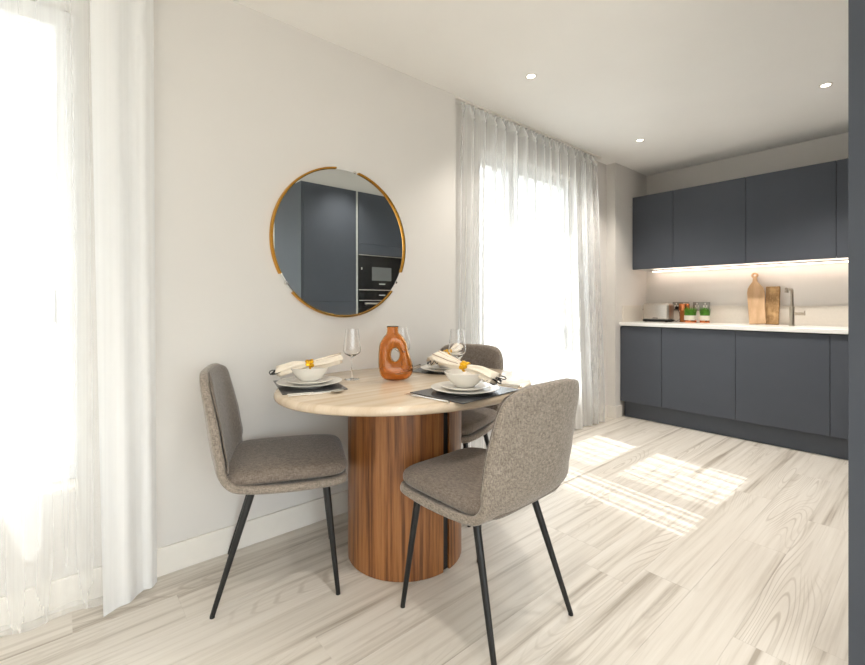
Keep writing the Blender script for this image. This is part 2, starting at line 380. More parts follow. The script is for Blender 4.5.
curtain('sheer_curtain', 'denser gathered white curtain panel beside the bare wall left of the mirror', .080, .285, .122, .300, 1.985, .09, .010, 'sheer2', seed=9, skew=.055, hemflat=.8)
curtain('sheer_curtain', 'wide white sheer curtain with many folds behind the dining table, full of sunlight', 2.06, 3.77, 2.00, 3.92, 2.125, .115, .040, 'sheer', seed=5, hemflat=.7)
def track(label, x0, x1, y):
    t = thing('curtain_track', label, 'curtain track', ((x0+x1)/2, y, CEIL-.012)); h = (x1-x0)/2
    MB().box(-h, h, -.012, .012, 0, .012).build('rail', 'trim', t, bevel=.002)
    for s in (-1, 1): MB().box(s*h-.008, s*h+.008, -.014, .014, -.003, .012).build('end_cap', 'trim', t, bevel=.002)
track('white ceiling track above the window at the left edge', -1.2, .33, 2.03)
track('white ceiling track carrying the wide curtain behind the table', 2.0, 3.88, 2.125)

# downlights --------------------------------------------------------------
def downlight(x, y, label, w=24):
    t = thing('downlight', label, 'ceiling light', (x, y, CEIL), 0, 'recessed downlights')
    MB().lathe([(.035, 0), (.036, -.003), (.030, -.005), (.024, -.002), (.024, 0)], 32, closed=True).build('bezel', 'trim', t, smooth=True)
    MB().lathe([(.0001, -.0015), (.023, -.0015), (.023, -.0005), (.0001, -.0005)], 24, caps=False).build('lamp_disc', 'lamp', t)
    l = bpy.data.lights.new('lamp_beam', 'SPOT'); l.energy = w; l.spot_size = R(110); l.spot_blend = .9; l.color = (1, .94, .86); l.shadow_soft_size = .03
    link_light(l, 'lamp_beam', (0, 0, -.02), t)
downlight(2.18, 1.637, 'small round ceiling downlight nearest the wide curtain, above the table end')
downlight(3.73, 1.683, 'small round ceiling downlight in the far corner by the pier', 36)
downlight(3.68, .50, 'small round ceiling downlight at the right, in front of the wall cabinets', 70)
for x, y, l in ((.63, .50, 'nearest overhead of the camera'), (2.18, .50, 'in front of the tall dark end panel, above the picture'), (-.9, 1.2, 'inside the left window'), (-.9, -.8, 'in the middle of the living room behind the camera'), (.63, -.8, 'beside the partition wall behind the camera'), (-2.2, .2, 'by the living room wall on the left')):
    downlight(x, y, 'small round fill downlight added out of view, '+l)  # unseen lamps, added to brighten the room

# ------------------------------------------------------------------ kitchen
DX = 4.24
def base_cabinet(y1, y0, label, hl=False):
    t = thing('base_cabinet', label, 'cabinet', (DX, (y0+y1)/2, 0), 0, 'slate base cabinets'); h = (y1-y0)/2
    MB().box(.022, XK-DX, -h+.0005, h-.0005, .155, .90).build('carcass', 'carcass', t)
    d = MB().box(0, .019, -h+.0018, h-.0018, .161, .893).build('door', 'cab', t, bevel=.0015)
    return t
ys = [2.108, 1.716, 1.134, .553, .205]
lab = ['narrow slate grey base cabinet next to the pier by the curtain', 'slate grey base cabinet below the toaster and green plants', 'slate grey base cabinet below the wooden chopping boards and tap', 'slate grey base cabinet at the right, cut off by the tall dark panel']
for i in range(4): base_cabinet(ys[i], ys[i+1], lab[i])
o = MB().box(4.305, 4.325, .20, 2.095, .0, .155).build('plinth', 'plinth'); tag(o, 'dark slate plinth running below the base cabinets', 'plinth')
o = MB().box(4.222, XK-.001, .20, 2.109, .903, .935).build('worktop', 'quartz', bevel=.003); tag(o, 'long white stone worktop over the slate base cabinets', 'worktop')
t = thing('upstand', 'low pale stone upstand along the back of the white worktop', 'upstand', (XK, 1.1, .935))
MB().box(-.014, -.001, -.90, 1.008, .0, .165).build('back_strip', 'splash', t, bevel=.002)
MB().box(-.55, -.014, .996, 1.0085, .0, .165).build('side_strip', 'splash', t, bevel=.002)
UX = 4.50
def wall_cabinet(y1, y0, label):
    t = thing('wall_cabinet', label, 'cabinet', (UX, (y0+y1)/2, 1.478), 0, 'slate wall cabinets'); h = (y1-y0)/2
    MB().box(.022, XK-UX-.001, -h+.0005, h-.0005, .0, .729).build('carcass', 'carcass', t)
    MB().box(0, .019, -h+.0018, h-.0018, -.012, .729).build('door', 'cab', t, bevel=.0015)
    MB().box(.022, XK-UX-.001, -h+.0005, h-.0005, -.012, -.0005).build('underside', 'quartz', t)
yu = [2.108, 1.716, 1.129, .552, .205]
lu = ['narrow slate grey wall cabinet in the far corner', 'slate grey wall cabinet second from the corner, above the toaster', 'slate grey wall cabinet above the chopping boards and tap', 'slate grey wall cabinet at the right, cut off by the tall dark panel']
for i in range(4): wall_cabinet(yu[i], yu[i+1], lu[i])
t = thing('led_strip', 'glowing warm light strip under the slate wall cabinets', 'light', (4.77, 1.12, 1.455))
MB().box(-.012, .012, -.87, .90, 0, .010).build('profile', 'channel', t)
MB().box(-.005, .005, -.865, .895, -.003, -.0002).build('diffuser', 'led', t)

# tall units opposite the mirror -------------------------------------------
YF = .19
o = MB().box(1.763, 1.783, -.48, YF, 0, 2.29).build('end_panel', 'cab', bevel=.001); tag(o, 'tall dark slate end panel filling the right edge of the picture', 'panel')
def tall(x0, x1, name, label, doors, body=((-.66, -.022, .1, 2.29),)):
    t = thing(name, label, 'cabinet', ((x0+x1)/2, YF, 0), 0, 'tall slate units'); h = (x1-x0)/2
    for a, b, c, d in body: MB().box(-h, h, a, b, c, d).build('carcass', 'carcass', t)
    MB().box(-h, h, -.62, -.07, 0, .1).build('plinth', 'plinth', t)
    for a, b in doors: MB().box(-h+.002, h-.002, -.019, 0, a+.0015, b-.0015).build('door', 'cab', t, bevel=.0015)
    return t
tall(1.785, 2.365, 'fridge_cabinet', 'tall slate double door unit seen in the middle of the round mirror', [(.1, 1.14), (1.14, 2.29)])
ov = tall(2.390, 2.98, 'oven_cabinet', 'tall slate unit with black ovens seen at right in the round mirror', [(.1, .66), (1.64, 1.748), (1.748, 2.29)], [(-.66, -.022, .1, .66), (-.66, -.022, 1.64, 2.29), (-.66, -.60, .66, 1.64)])
tall(2.985, 3.60, 'larder_cabinet', 'tall slate unit beyond the ovens at the mirror rim', [(.1, 1.14), (1.14, 2.29)])
tall(3.605, 4.215, 'larder_cabinet', 'tall slate unit in the kitchen corner beside the base cabinets', [(.1, 1.14), (1.14, 2.29)])
o = MB().box(2.368, 2.387, -.04, YF-.004, .1, 2.29).build('filler_strip', 'channel'); tag(o, 'pale vertical metal strip between the tall units seen in the mirror', 'strip')
o = MB().box(1.765, 4.5, -.40, YF-.03, 2.2905, CEIL).build('bulkhead', 'wall'); tag(o, 'pale boxed bulkhead above the tall slate units', 'bulkhead')
mw = thing('microwave_oven', 'black built-in microwave with a grey window seen in the mirror', 'oven', (2.685, YF, 1.275))
MB().box(-.29, .29, -.4, .004, 0, .36).build('body', 'blackglass', mw, bevel=.002)
MB().box(-.29, .29, 0, .008, .352, .360).build('trim_strip', 'steel', mw)
MB().box(-.13, .12, .0042, .006, .09, .235).build('door_window', 'greyscreen', mw)
MB().box(-.04, .04, .0042, .0055, .05, .06).build('badge', 'channel', mw)
MB().box(-.262, -.250, .0042, .0055, .20, .225).build('display', 'channel', mw)
o2 = thing('built_in_oven', 'black built-in oven with a pale bar handle below the microwave in the mirror', 'oven', (2.685, YF, .665))
MB().box(-.29, .29, -.55, .004, 0, .60).build('body', 'blackglass', o2, bevel=.002)
MB().box(-.29, .29, 0, .008, .595, .603).build('trim_strip', 'steel', o2)
MB().box(-.29, .29, .0042, .0065, .485, .492).build('seam_strip', 'steel', o2)
MB().box(-.2, .2, .0042, .006, .12, .38).build('door_window', 'greyscreen', o2)
MB().box(-.04, .04, .0042, .0055, .54, .55).build('badge', 'channel', o2)
h_ = MB().tube([(-.24, .045, .455), (.24, .045, .455)], .009).build('handle', 'steel', o2, smooth=True)
MB().box(-.20, -.19, .0, .045, .450, .460).build('handle_post', 'steel', h_)
MB().box(.19, .20, .0, .045, .450, .460).build('handle_post', 'steel', h_)

# mirror -------------------------------------------------------------------
mi = thing('wall_mirror', 'large round mirror with a thin broken gold rim on the cream wall', 'mirror', (1.170, YW, 1.444))
MB().lathe([(.0001, -.018), (.386, -.018), (.389, -.015), (.389, -.001), (.0001, -.001)], 128, Matrix.Rotation(R(-90), 4, 'X'), caps=False).build('mirror_glass', 'mirror', mi)
mi.children[0].data.transform(Matrix.Identity(4))
for a0, a1 in ((98, 207), (223, 320), (339, 438)):
    pts = [(.403*math.cos(R(a0+(a1-a0)*i/48)), -.0, .403*math.sin(R(a0+(a1-a0)*i/48))) for i in range(49)]
    g = MB(); vs = []; fs = []
    for i in range(49):
        a = R(a0+(a1-a0)*i/48); c_, s_ = math.cos(a), math.sin(a)
        for rr, yy in ((.388, -.001), (.388, -.026), (.390, -.030), (.396, -.030), (.398, -.026), (.398, -.001)): vs.append((rr*c_, yy, rr*s_))
    for i in range(48):
        for j in range(6): k = (j+1) % 6; fs.append((i*6+j, i*6+k, i*6+6+k, i*6+6+j))
    fs += [(0, 1, 2, 3, 4, 5), tuple(48*6+q for q in (5, 4, 3, 2, 1, 0))]
    g.add(vs, fs).build('rim_arc', 'gold', mi, smooth=True)
for a in (81, 215, 329):
    c_ = Vector((.391*math.cos(R(a)), -.012, .391*math.sin(R(a))))
    MB().box(-.006, .006, -.010, .010, -.006, .006, Matrix.Translation(c_) @ Matrix.Rotation(-R(a), 4, 'Y')).build('clip', 'silver', mi, bevel=.001)

# ------------------------------------------------------------------ table
TZ = .762; TC = (1.243, 1.610)
tb = thing('dining_table', 'oval pale stone topped dining table on a round walnut drum base', 'table', (TC[0], TC[1], 0))
ea, eb, er = .603, .478, R(-8)
def oval(sc, n=96): return [((ea+sc)*math.cos(t)*math.cos(er)-(eb+sc)*math.sin(t)*math.sin(er), (ea+sc)*math.cos(t)*math.sin(er)+(eb+sc)*math.sin(t)*math.cos(er)) for t in [2*math.pi*i/n for i in range(n)]]
g = MB(); lv = [(-.03, TZ-.036), (-.010, TZ-.034), (-.002, TZ-.027), (0, TZ-.018), (-.002, TZ-.009), (-.008, TZ-.002), (-.016, TZ)]
vs = []; fs = []
for sc, z in lv: vs += [(x, y, z) for x, y in oval(sc)]
for j in range(len(lv)-1):
    for i in range(96): i2 = (i+1) % 96; fs.append((j*96+i, j*96+i2, (j+1)*96+i2, (j+1)*96+i))
fs += [tuple(range(95, -1, -1)), tuple(6*96+i for i in range(96))]
g.add(vs, fs).build('tabletop', 'travertine', tb, smooth=50)
bx, by = 1.217-TC[0], 1.620-TC[1]; RB = .258; GAP = .014
for sgn in (-1, 1):
    ph = math.asin(GAP/RB); xo = .025
    pts = []
    for i in range(41):
        a = -math.pi/2+(math.pi)*i/40
        xx = RB*math.cos(a); yy = RB*math.sin(a)
        pts.append((bx+xo+sgn*max(xx, GAP)+0*sgn, by+yy))
    # left drum half is the larger one: the slit stands a little right of the centre
    if sgn == 1: pts = [(bx+max(RB*math.cos(-math.pi/2+math.pi*i/80), xo+GAP), by+RB*math.sin(-math.pi/2+math.pi*i/80)) for i in range(81) if RB*math.cos(-math.pi/2+math.pi*i/80) >= xo+GAP]
    else: pts = [(bx+RB*math.cos(math.pi/2-.06+(math.pi+.12)*i/80), by+RB*math.sin(math.pi/2-.06+(math.pi+.12)*i/80)) for i in range(81) if RB*math.cos(math.pi/2-.06+(math.pi+.12)*i/80) <= xo-GAP]
    MB().prism(pts, .002, TZ-.037).build('base_shell', 'walnut', tb, smooth=30)
MB().box(bx+xo-GAP, bx+xo+GAP, by-RB+.012, by+RB-.012, .003, TZ-.038).build('slit_core', 'black', tb)

# ------------------------------------------------------------------ chairs
def spline(P, t):
    n = len(P)-1; x = t*n; i = min(int(x), n-1); f = x-i
    p0 = P[max(i-1, 0)]; p1 = P[i]; p2 = P[i+1]; p3 = P[min(i+2, n)]
    return [.5*((2*b)+(-a+c)*f+(2*a-5*b+4*c-d)*f*f+(-a+3*b-3*c+d)*f**3) for a, b, c, d in zip(p0, p1, p2, p3)]
PROF = [(.262, .434, .205), (.21, .430, .222), (.10, .428, .232), (.0, .431, .236), (-.10, .439, .237), (-.165, .455, .236), (-.208, .495, .234), (-.226, .55, .236), (-.240, .63, .236), (-.252, .72, .226), (-.262, .80, .218), (-.268, .870, .206)]
def prof(t):
    x, z, w = spline(PROF, t); x2, z2, _ = spline(PROF, min(1, t+.01)); x1, z1, _ = spline(PROF, max(0, t-.01))
    tx, tz = x2-x1, z2-z1; l = math.hypot(tx, tz) or 1
    return x, z, w, -(-tz/l), -(tx/l)      # normal towards the sitter
def make_chair(label):
    t = thing('dining_chair', label, 'chair', (0, 0, 0), 0, 'upholstered dining chairs')
    def shell_pt(u, v, inset=0, off=0, t0=0, t1=1):
        tt = t0+(t1-t0)*u; x, z, w, nx, nz = prof(tt); s = v*2-1
        # rounded corners at front edge and at the top
        e = 1.0
        a = (u-.0)/.09; b = (1-u)/.13
        if a < 1: e = min(e, .80+.20*math.sqrt(max(0, 1-(1-a)**2)))
        if b < 1: e = min(e, .84+.16*math.sqrt(max(0, 1-(1-b)**2)))
        ww = (w-inset)*e
        back = min(1, max(0, (tt-.42)/.2)); cur = (.006+.036*back*(1-.7*max(0, (tt-.75)/.25)))*abs(s)**3.2
        top = 0
        if b < 1: top = -.022*abs(s)**5*(1-b)
        return (x+nx*(cur+off), s*ww, z+nz*(cur+off)+top)
    MB().grid(shell_pt, 40, 20).build('shell', 'fab', t, smooth='all', solid=.030, sub=1)
    # seam piping round the shell edge
    ring = [shell_pt(u/40, 0) for u in range(41)]+[shell_pt(1, v/20) for v in range(1, 21)]+[shell_pt(1-u/40, 1) for u in range(1, 41)]+[shell_pt(0, 1-v/20) for v in range(1, 20)]
    # inner back pad
    def pad(u, v):
        p = shell_pt(u, v, .014, 0, .50, .985); uu = min(u, 1-u)*2; vv = min(v, 1-v)*2
        th = .014+.014*(min(1, uu*5)**.5)*(min(1, vv*4)**.5); q = shell_pt(u, v, .014, th, .50, .985); return q
    MB().grid(pad, 30, 18).build('back_pad', 'fabc', t, smooth='all', solid=.004)
    # seat cushion
    vs = []; fs = []; n = 64; lv = [(-.03, .448), (.0, .452), (.014, .457), (.021, .467), (.022, .480), (.018, .492), (.008, .500), (-.01, .505), (-.04, .509), (-.09, .511)]
    for d, z in lv:
        for i in range(n):
            a = 2*math.pi*i/n; c_, s_ = math.cos(a), math.sin(a); p = 2/6.5
            hx, hy = .215+d*.9, .205+d*.9
            xx = math.copysign(abs(c_)**p, c_)*hx+.028; yy = math.copysign(abs(s_)**p, s_)*hy*(1-.04*max(0, xx/.25))
            vs.append((xx, yy, z+.004*(1-(xx/.25)**2)))
    for j in range(len(lv)-1):
        for i in range(n): i2 = (i+1) % n; fs.append((j*n+i, j*n+i2, (j+1)*n+i2, (j+1)*n+i))
    fs += [tuple(range(n-1, -1, -1)), tuple((len(lv)-1)*n+i for i in range(n))]
    MB().add(vs, fs).build('seat_cushion', 'fabc', t, smooth='all')
    for (tx, ty, fx, fy) in ((.178, .170, .22, .21), (.178, -.170, .22, -.21), (-.092, .155, -.22, .21), (-.092, -.155, -.22, -.21)):
        lg = MB().tube([(tx, ty, .418), (tx+(fx-tx)*.02, ty+(fy-ty)*.02, .41), (fx, fy, .006), (fx, fy, 0)], [.0135, .0135, .0085, .008], 14).build('leg', 'legblack', t, smooth=True)
        MB().lathe([(.0082, 0), (.0088, .0005), (.0088, .006), (.0082, .007)], 12, T(fx, fy, 0)).build('foot_pad', 'black', lg)
    MB().box(-.107, -.077, -.16, .16, .406, .416).box(.163, .193, -.175, .175, .406, .416).box(-.12, .15, -.02, .02, .404, .414).build('under_frame', 'legblack', t, bevel=.002)
    return t
ch1 = make_chair('taupe upholstered chair at the left end of the table, seen from its side')
ch1.location = (.706, 1.807, 0); ch1.rotation_euler.z = R(-23.5)
ch3 = copy_tree(ch1); ch3['label'] = 'taupe upholstered chair in the foreground, its woven back turned to the viewer'
ch3.location = (1.188, 1.094, 0); ch3.rotation_euler.z = R(92)
ch2 = copy_tree(ch1); ch2['label'] = 'taupe upholstered chair behind the table in front of the wide curtain'
ch2.location = (1.708, 1.834, 0); ch2.rotation_euler.z = R(200)

# ------------------------------------------------------------------ table settings
def lathe_obj(name, prof_, m, label, cat, loc, group=None, n=48):
    o = MB().lathe(prof_, n, closed=True).build(name, m, smooth=50); o.location = loc; tag(o, label, cat, group); return o
Z = TZ+.0008
def plate_prof(r, h, foot): return [(.0001, .004), (foot, .004), (foot+.004, 0), (foot+.008, 0), (foot+.008, .004), (r*.78, h*.45), (r, h), (r+.001, h+.002), (r-.002, h+.003), (r*.76, h*.5+.003), (foot, .008), (.0001, .008)]
def setting(cx, cy, rz, who, napr, napz=0, kside=-1, side2=1, mat_=(.24, .38), tilt=.5):
    """cx, cy = plate centre; local +x points away from the diner"""
    Mx = T(cx, cy, 0, rz)
    def at(x, y, z): return Mx @ Vector((x, y, z))
    d, w = mat_
    o = MB().box(-d/2, d/2, -w/2, w/2, 0, .003).build('placemat', 'slate', bevel=.001); o.location = at(-.005, 0, Z); o.rotation_euler.z = rz
    tag(o, 'dark grey rectangular placemat under the plates '+who, 'placemat', 'dark placemats')
    z1 = Z+.0035
    lathe_obj('dinner_plate', plate_prof(.138, .014, .075), 'china', 'large round white dinner plate '+who, 'plate', at(0, 0, z1), 'white dinner plates')
    z2 = z1+.0095
    lathe_obj('side_plate', plate_prof(.098, .011, .055), 'china', 'smaller white plate stacked between bowl and dinner plate '+who, 'plate', at(0, 0, z2), 'white side plates')
    z3 = z2+.0088
    lathe_obj('bowl', [(.0001, .003), (.034, .003), (.036, 0), (.040, 0), (.042, .004), (.058, .016), (.073, .036), (.084, .056), (.0855, .058), (.083, .059), (.070, .038), (.055, .019), (.038, .008), (.0001, .007)], 'china', 'white china bowl holding a folded napkin '+who, 'bowl', at(0, 0, z3), 'white bowls')
    # napkin gathered through a ring and laid over the bowl
    nz = z3+.058
    t = thing('napkin', 'cream napkin with black fringe across the bowl '+who, 'napkin', at(0, 0, nz+tilt*.02), napr, 'cream napkins'); t.rotation_euler.y = -R(12)*tilt
    rr = random.Random(int(cx*1000)); ph = rr.uniform(0, 6)
    LN = .135
    def nap(u, v):
        s = (u*2-1); a = 2*math.pi*v
        e = abs(s)
        wd = .013+.034*e**1.1*(1 if s < 0 else .8); th = .012+.009*math.sin(min(1, e*1.3)*math.pi*.6)
        rip = 1+.16*math.sin(a*6+ph+3*s)*min(1, e*2.2)
        x = s*LN*(1+.05*math.sin(a*3+ph)*e)
        z = th*math.sin(a)*rip+.004*math.sin(6*a+ph)*e-.014*max(0, e-.5)*(1 if s < 0 else -1.6)
        return (x, wd*math.cos(a)*rip, z)
    g = MB(); nu, nv = 28, 48
    vs = [nap(i/nu, j/nv) for i in range(nu+1) for j in range(nv)]
    fs = [(i*nv+j, i*nv+(j+1) % nv, (i+1)*nv+(j+1) % nv, (i+1)*nv+j) for i in range(nu) for j in range(nv)]
    fs += [tuple(range(nv)), tuple(nu*nv+j for j in range(nv-1, -1, -1))]
    g.add(vs, fs).build('cloth', 'napkin', t, smooth='all')
    for q in range(4):      # black tassel loops on one end
        y0 = -.036+.022*q; pts = []
        for i in range(9): a = i/8; pts.append((-LN*.9-.035*math.sin(a*math.pi)*(1 if q % 2 else 1.25), y0+.012*math.cos(a*math.pi*1.4), -.006+.008*math.sin(a*6+q)-.003*q))
        MB().tube(pts, .0022, 6).build('black_fringe', 'blacktrim', t, smooth=True)
    for q in (-.35, .35, 1.2):   # rust stitched edges on the other end
        MB().tube([tuple(Vector(nap(.6+.4*i/10, (q+.9)/6.283))*1.01) for i in range(11)], .0011, 5).build('edge_stitch', 'brown', t)
    k = thing('napkin_ring', 'ornate gold ring clasping the napkin '+who, 'napkin ring', at(0, 0, nz+tilt*.02), napr, 'gold napkin rings'); k.rotation_euler.y = -R(12)*tilt
    MB().tube([(.0, .0175*math.cos(6.283*i/28), .0165*math.sin(6.283*i/28)) for i in range(28)], .005, 8, closed=True).build('band', 'ringgold', k, smooth=True)
    for i in range(9):
        a = R(-10+25*i); cxp = .009*(-1)**i
        MB().lathe([(.0005, -.004), (.007, -.003), (.0095, 0), (.007, .003), (.0005, .004)], 8, Matrix.Translation((cxp, .019*math.cos(a), .019*math.sin(a))) @ Matrix.Rotation(a-R(90), 4, 'X')).build('petal', 'ringgold', k, smooth=True)
    # cutlery
    def knife(y, yaw=0):
        o = thing('knife', 'silver table knife beside the placemat '+who, 'knife', at(-.0, y, Z), rz+yaw, 'silver cutlery')
        MB().tube([(-.12, 0, .004), (-.115, 0, .004), (-.02, 0, .004)], [.003, .004, .003], 8).build('handle', 'silver', o, smooth=True)
        MB().prism([(-.02, -.003), (.09, -.002), (.10, .006), (.08, .010), (-.02, .005)], .003, .0045).build('blade', 'silver', o)
    def fork(y, x0=0, yaw=0):
        o = thing('fork', 'silver fork with four tines beside the placemat '+who, 'fork', at(x0, y, Z), rz+yaw, 'silver cutlery')
        MB().tube([(-.12, 0, .003), (-.11, 0, .004), (0, 0, .004), (.03, 0, .005)], [.003, .005, .003, .004], 8).build('handle', 'silver', o, smooth=True)
        h = MB().prism([(.03, -.003), (.045, -.011), (.062, -.012), (.062, .012), (.045, .011), (.03, .003)], .003, .0045).build('head', 'silver', o)
        for q in range(4): MB().box(.062, .100, -.0115+.0068*q, -.0085+.0068*q, .003, .0045).build('tine', 'silver', h)
    def spoon(y, x0=0, yaw=0):
        o = thing('spoon', 'silver spoon beside the placemat '+who, 'spoon', at(x0, y, Z), rz+yaw, 'silver cutlery')
        MB().tube([(-.12, 0, .003), (-.11, 0, .004), (0, 0, .004), (.045, 0, .006)], [.003, .005, .003, .004], 8).build('handle', 'silver', o, smooth=True)
        MB().lathe([(.0001, -.004), (.010, -.003), (.017, .001), (.020, .004), (.0185, .0045), (.015, .002), (.0001, -.002)], 24, T(.068, 0, .005) @ Matrix.Diagonal((1.5, 1, 1, 1)), caps=False).build('bowl', 'silver', o, smooth=True)
    knife(kside*(w/2+.022)); spoon(kside*(w/2+.048), .0, R(2)); fork(side2*(w/2+.028), .02, R(2))
setting(.842, 1.815, R(-15), 'at the left end of the table', R(-24), kside=-1, mat_=(.26, .34))
setting(1.262, 1.276, R(95), 'in front of the foreground chair', R(108), kside=-1, mat_=(.28, .36), tilt=1)
setting(1.575, 1.730, R(203), 'at the far side of the table', R(20), kside=-1, mat_=(.26, .34))

def wineglass(x, y, label):
    outer = [(.0001, .0), (.034, .0), (.035, .0015), (.020, .004), (.006, .007), (.0038, .02), (.0036, .085), (.005, .105), (.020, .113), (.037, .124), (.0415, .136), (.040, .155), (.034, .20), (.0295, .238)]
    inner = [(.0285, .238), (.0330, .20), (.0389, .155), (.0402, .137), (.036, .1255), (.019, .115), (.0001, .112)]
    o = MB().lathe(outer+inner, 40, caps=False).build('wine_glass', 'wineglass', smooth=60); o.location = (x, y, Z); tag(o, label, 'wine glass', 'tall stemmed wine glasses')
wineglass(1.057, 1.823, 'empty stemmed wine glass left of the amber vase, by the left setting')
wineglass(1.415, 1.482, 'empty stemmed wine glass right of the amber vase, behind the foreground setting')
wineglass(1.330, 1.797, 'empty stemmed wine glass mostly hidden behind the amber vase')

# amber vase ----------------------------------------------------------------
K = 2.07/440
def vpx(x, y): return ((x-397.0)*K, (381.5-y)*K)
outl = [(386, 381), (397, 382), (408, 381), (413.5, 376), (414.6, 369), (412, 360), (409, 350), (407.5, 342), (404, 337), (400.5, 333), (394, 332), (388, 333.5), (384, 339), (380.8, 345), (380, 355), (380, 366), (381, 376)]
hc = vpx(396.5, 355.5)
def ray_out(a):
    best = None; d = (math.cos(a), math.sin(a)); P = [vpx(*q) for q in outl]
    for i in range(len(P)):
        x1, y1 = P[i]; x2, y2 = P[(i+1) % len(P)]; ex, ey = x2-x1, y2-y1; det = d[0]*(-ey)+ex*d[1]
        if abs(det) < 1e-12: continue
        rx, ry = x1-hc[0], y1-hc[1]; tt = (rx*(-ey)+ex*ry)/det; uu = (d[0]*ry-d[1]*rx)/det
        if tt > 0 and -1e-6 <= uu <= 1+1e-6: best = tt if best is None else max(best, tt)
    return best
NA, NB = 72, 20; rad = [ray_out(2*math.pi*i/NA) for i in range(NA)]
for _ in range(2): rad = [(rad[i-1]+2*rad[i]+rad[(i+1) % NA])/4 for i in range(NA)]
vs = []; fs = []
for i in range(NA):
    a = 2*math.pi*i/NA; ro = rad[i]; ri = 1/math.sqrt((math.cos(a)/.0185)**2+(math.sin(a)/.031)**2)
    rm = (ro+ri)/2; hw = (ro-ri)/2
    for j in range(NB):
        b = 2*math.pi*j/NB; q = .85; cb, sb = math.cos(b), math.sin(b)
        r_ = rm+hw*math.copysign(abs(cb)**q, cb)
        vs.append((hc[0]+r_*math.cos(a), .036*math.copysign(abs(sb)**q, sb), hc[1]+r_*math.sin(a)))
for i in range(NA):
    for j in range(NB): i2 = (i+1) % NA; j2 = (j+1) % NB; fs.append((i*NB+j, i2*NB+j, i2*NB+j2, i*NB+j2))
g = MB().add(vs, fs)
nx_ = vpx(394, 0)[0]; zb_ = vpx(0, 336)[1]; zt_ = vpx(0, 326.3)[1]
g.lathe([(.032, zb_-.012), (.032, zb_), (.027, zb_+.018), (.0275, zt_-.004), (.030, zt_)], 32, T(nx_, 0, 0))
va = g.build('vase', 'amber', smooth='all'); va.location = (1.198, 1.668, Z+.001); va.rotation_euler.z = R(-36); va.scale.z = .97
q = va.modifiers.new('r', 'REMESH'); q.mode = 'VOXEL'; q.voxel_size = .0028; q.use_smooth_shade = True
q = va.modifiers.new('s', 'SMOOTH'); q.factor = .5; q.iterations = 6
q = va.modifiers.new('w', 'SOLIDIFY'); q.thickness = .004; q.offset = -1
tag(va, 'amber glass vase with a hole through its middle on the table', 'vase')

# ------------------------------------------------------------------ worktop things
WZ = .9355
ts = thing('toaster', 'brushed steel two slot toaster in the worktop corner', 'toaster', (4.63, 1.905, WZ), R(90))
def rr(hx, hy, r, n=6):
    return [(sx*(hx-r)+r*math.cos(a), sy*(hy-r)+r*math.sin(a)) for sx, sy, a0 in ((1, 1, 0), (-1, 1, 90), (-1, -1, 180), (1, -1, 270)) for a in [R(a0+90*i/n) for i in range(n+1)]]
MB().prism(rr(.128, .075, .03), .016, .188).build('body', 'steel', ts, bevel=.026, smooth=True, seg=5)
MB().prism(rr(.132, .079, .03), .006, .024).build('base', 'black', ts, bevel=.003)
for sy in (-.028, .028): MB().box(-.10, .10, sy-.011, sy+.011, .180, .1885).build('slot', 'black', ts)
MB().box(.128, .136, -.008, .008, .05, .13).box(.134, .150, -.015, .015, .118, .128).build('lever', 'black', ts, bevel=.002)
MB().box(-.025, .025, -.0, .0012, .035, .043, T(0, .0752, 0)).build('badge', 'black', ts)
for a, b in ((-.1, -.05), (-.1, .05), (.1, -.05), (.1, .05)): MB().box(a-.01, a+.01, b-.01, b+.01, 0, .006).build('foot', 'black', ts)
MB().tube([(-.12, .02, .03), (-.17, .0, .01), (-.185, -.06, .03), (-.155, -.12, .09), (-.12, -.165, .135)], .003, 8).build('cord', 'black', ts, smooth=True)
MB().box(-.137, -.10, -.181, -.155, .125, .155).build('plug', 'black', ts, bevel=.003)
def socket(y, label):
    t = thing('wall_socket', label, 'socket', (XK-.0135, y, 1.092), 0, 'steel double wall sockets')
    MB().box(-.007, .013, -.073, .073, -.043, .043).build('plate', 'plate', t, bevel=.001)
    for s in (-1, 1):
        MB().box(-.0075, -.007, s*.036-.019, s*.036+.019, -.028, .012).build('insert', 'trim', t)
        MB().box(-.009, -.0075, s*.036-.005, s*.036+.005, .018, .034).build('switch', 'trim', t)
        MB().box(-.0078, -.0074, s*.036-.004, s*.036+.004, -.003, .008).box(-.0078, -.0074, s*.036-.016, s*.036-.004, -.022, -.013).box(-.0078, -.0074, s*.036+.004, s*.036+.016, -.022, -.013).build('pin_hole', 'black', t)
socket(1.765, 'steel double wall socket directly right of the toaster, partly hidden')
socket(1.575, 'steel double wall socket above the two green plants')
j = thing('storage_jar', 'amber ribbed glass jar with copper lid between toaster and green plants', 'jar', (4.705, 1.690, WZ))
pf = [(.0001, 0), (.036, 0)]
for i in range(25): pf.append((.040+.004*math.sin(i*math.pi/3), .004+.105*i/24))
MB().lathe(pf+[(.034, .115), (.0001, .115)], 32, caps=False).build('body', 'amber2', j, smooth='all')
MB().lathe([(.0001, .1155), (.046, .1155), (.047, .12), (.047, .178), (.045, .182), (.0001, .182)], 32, caps=False).build('lid', 'copper', j, smooth=50)
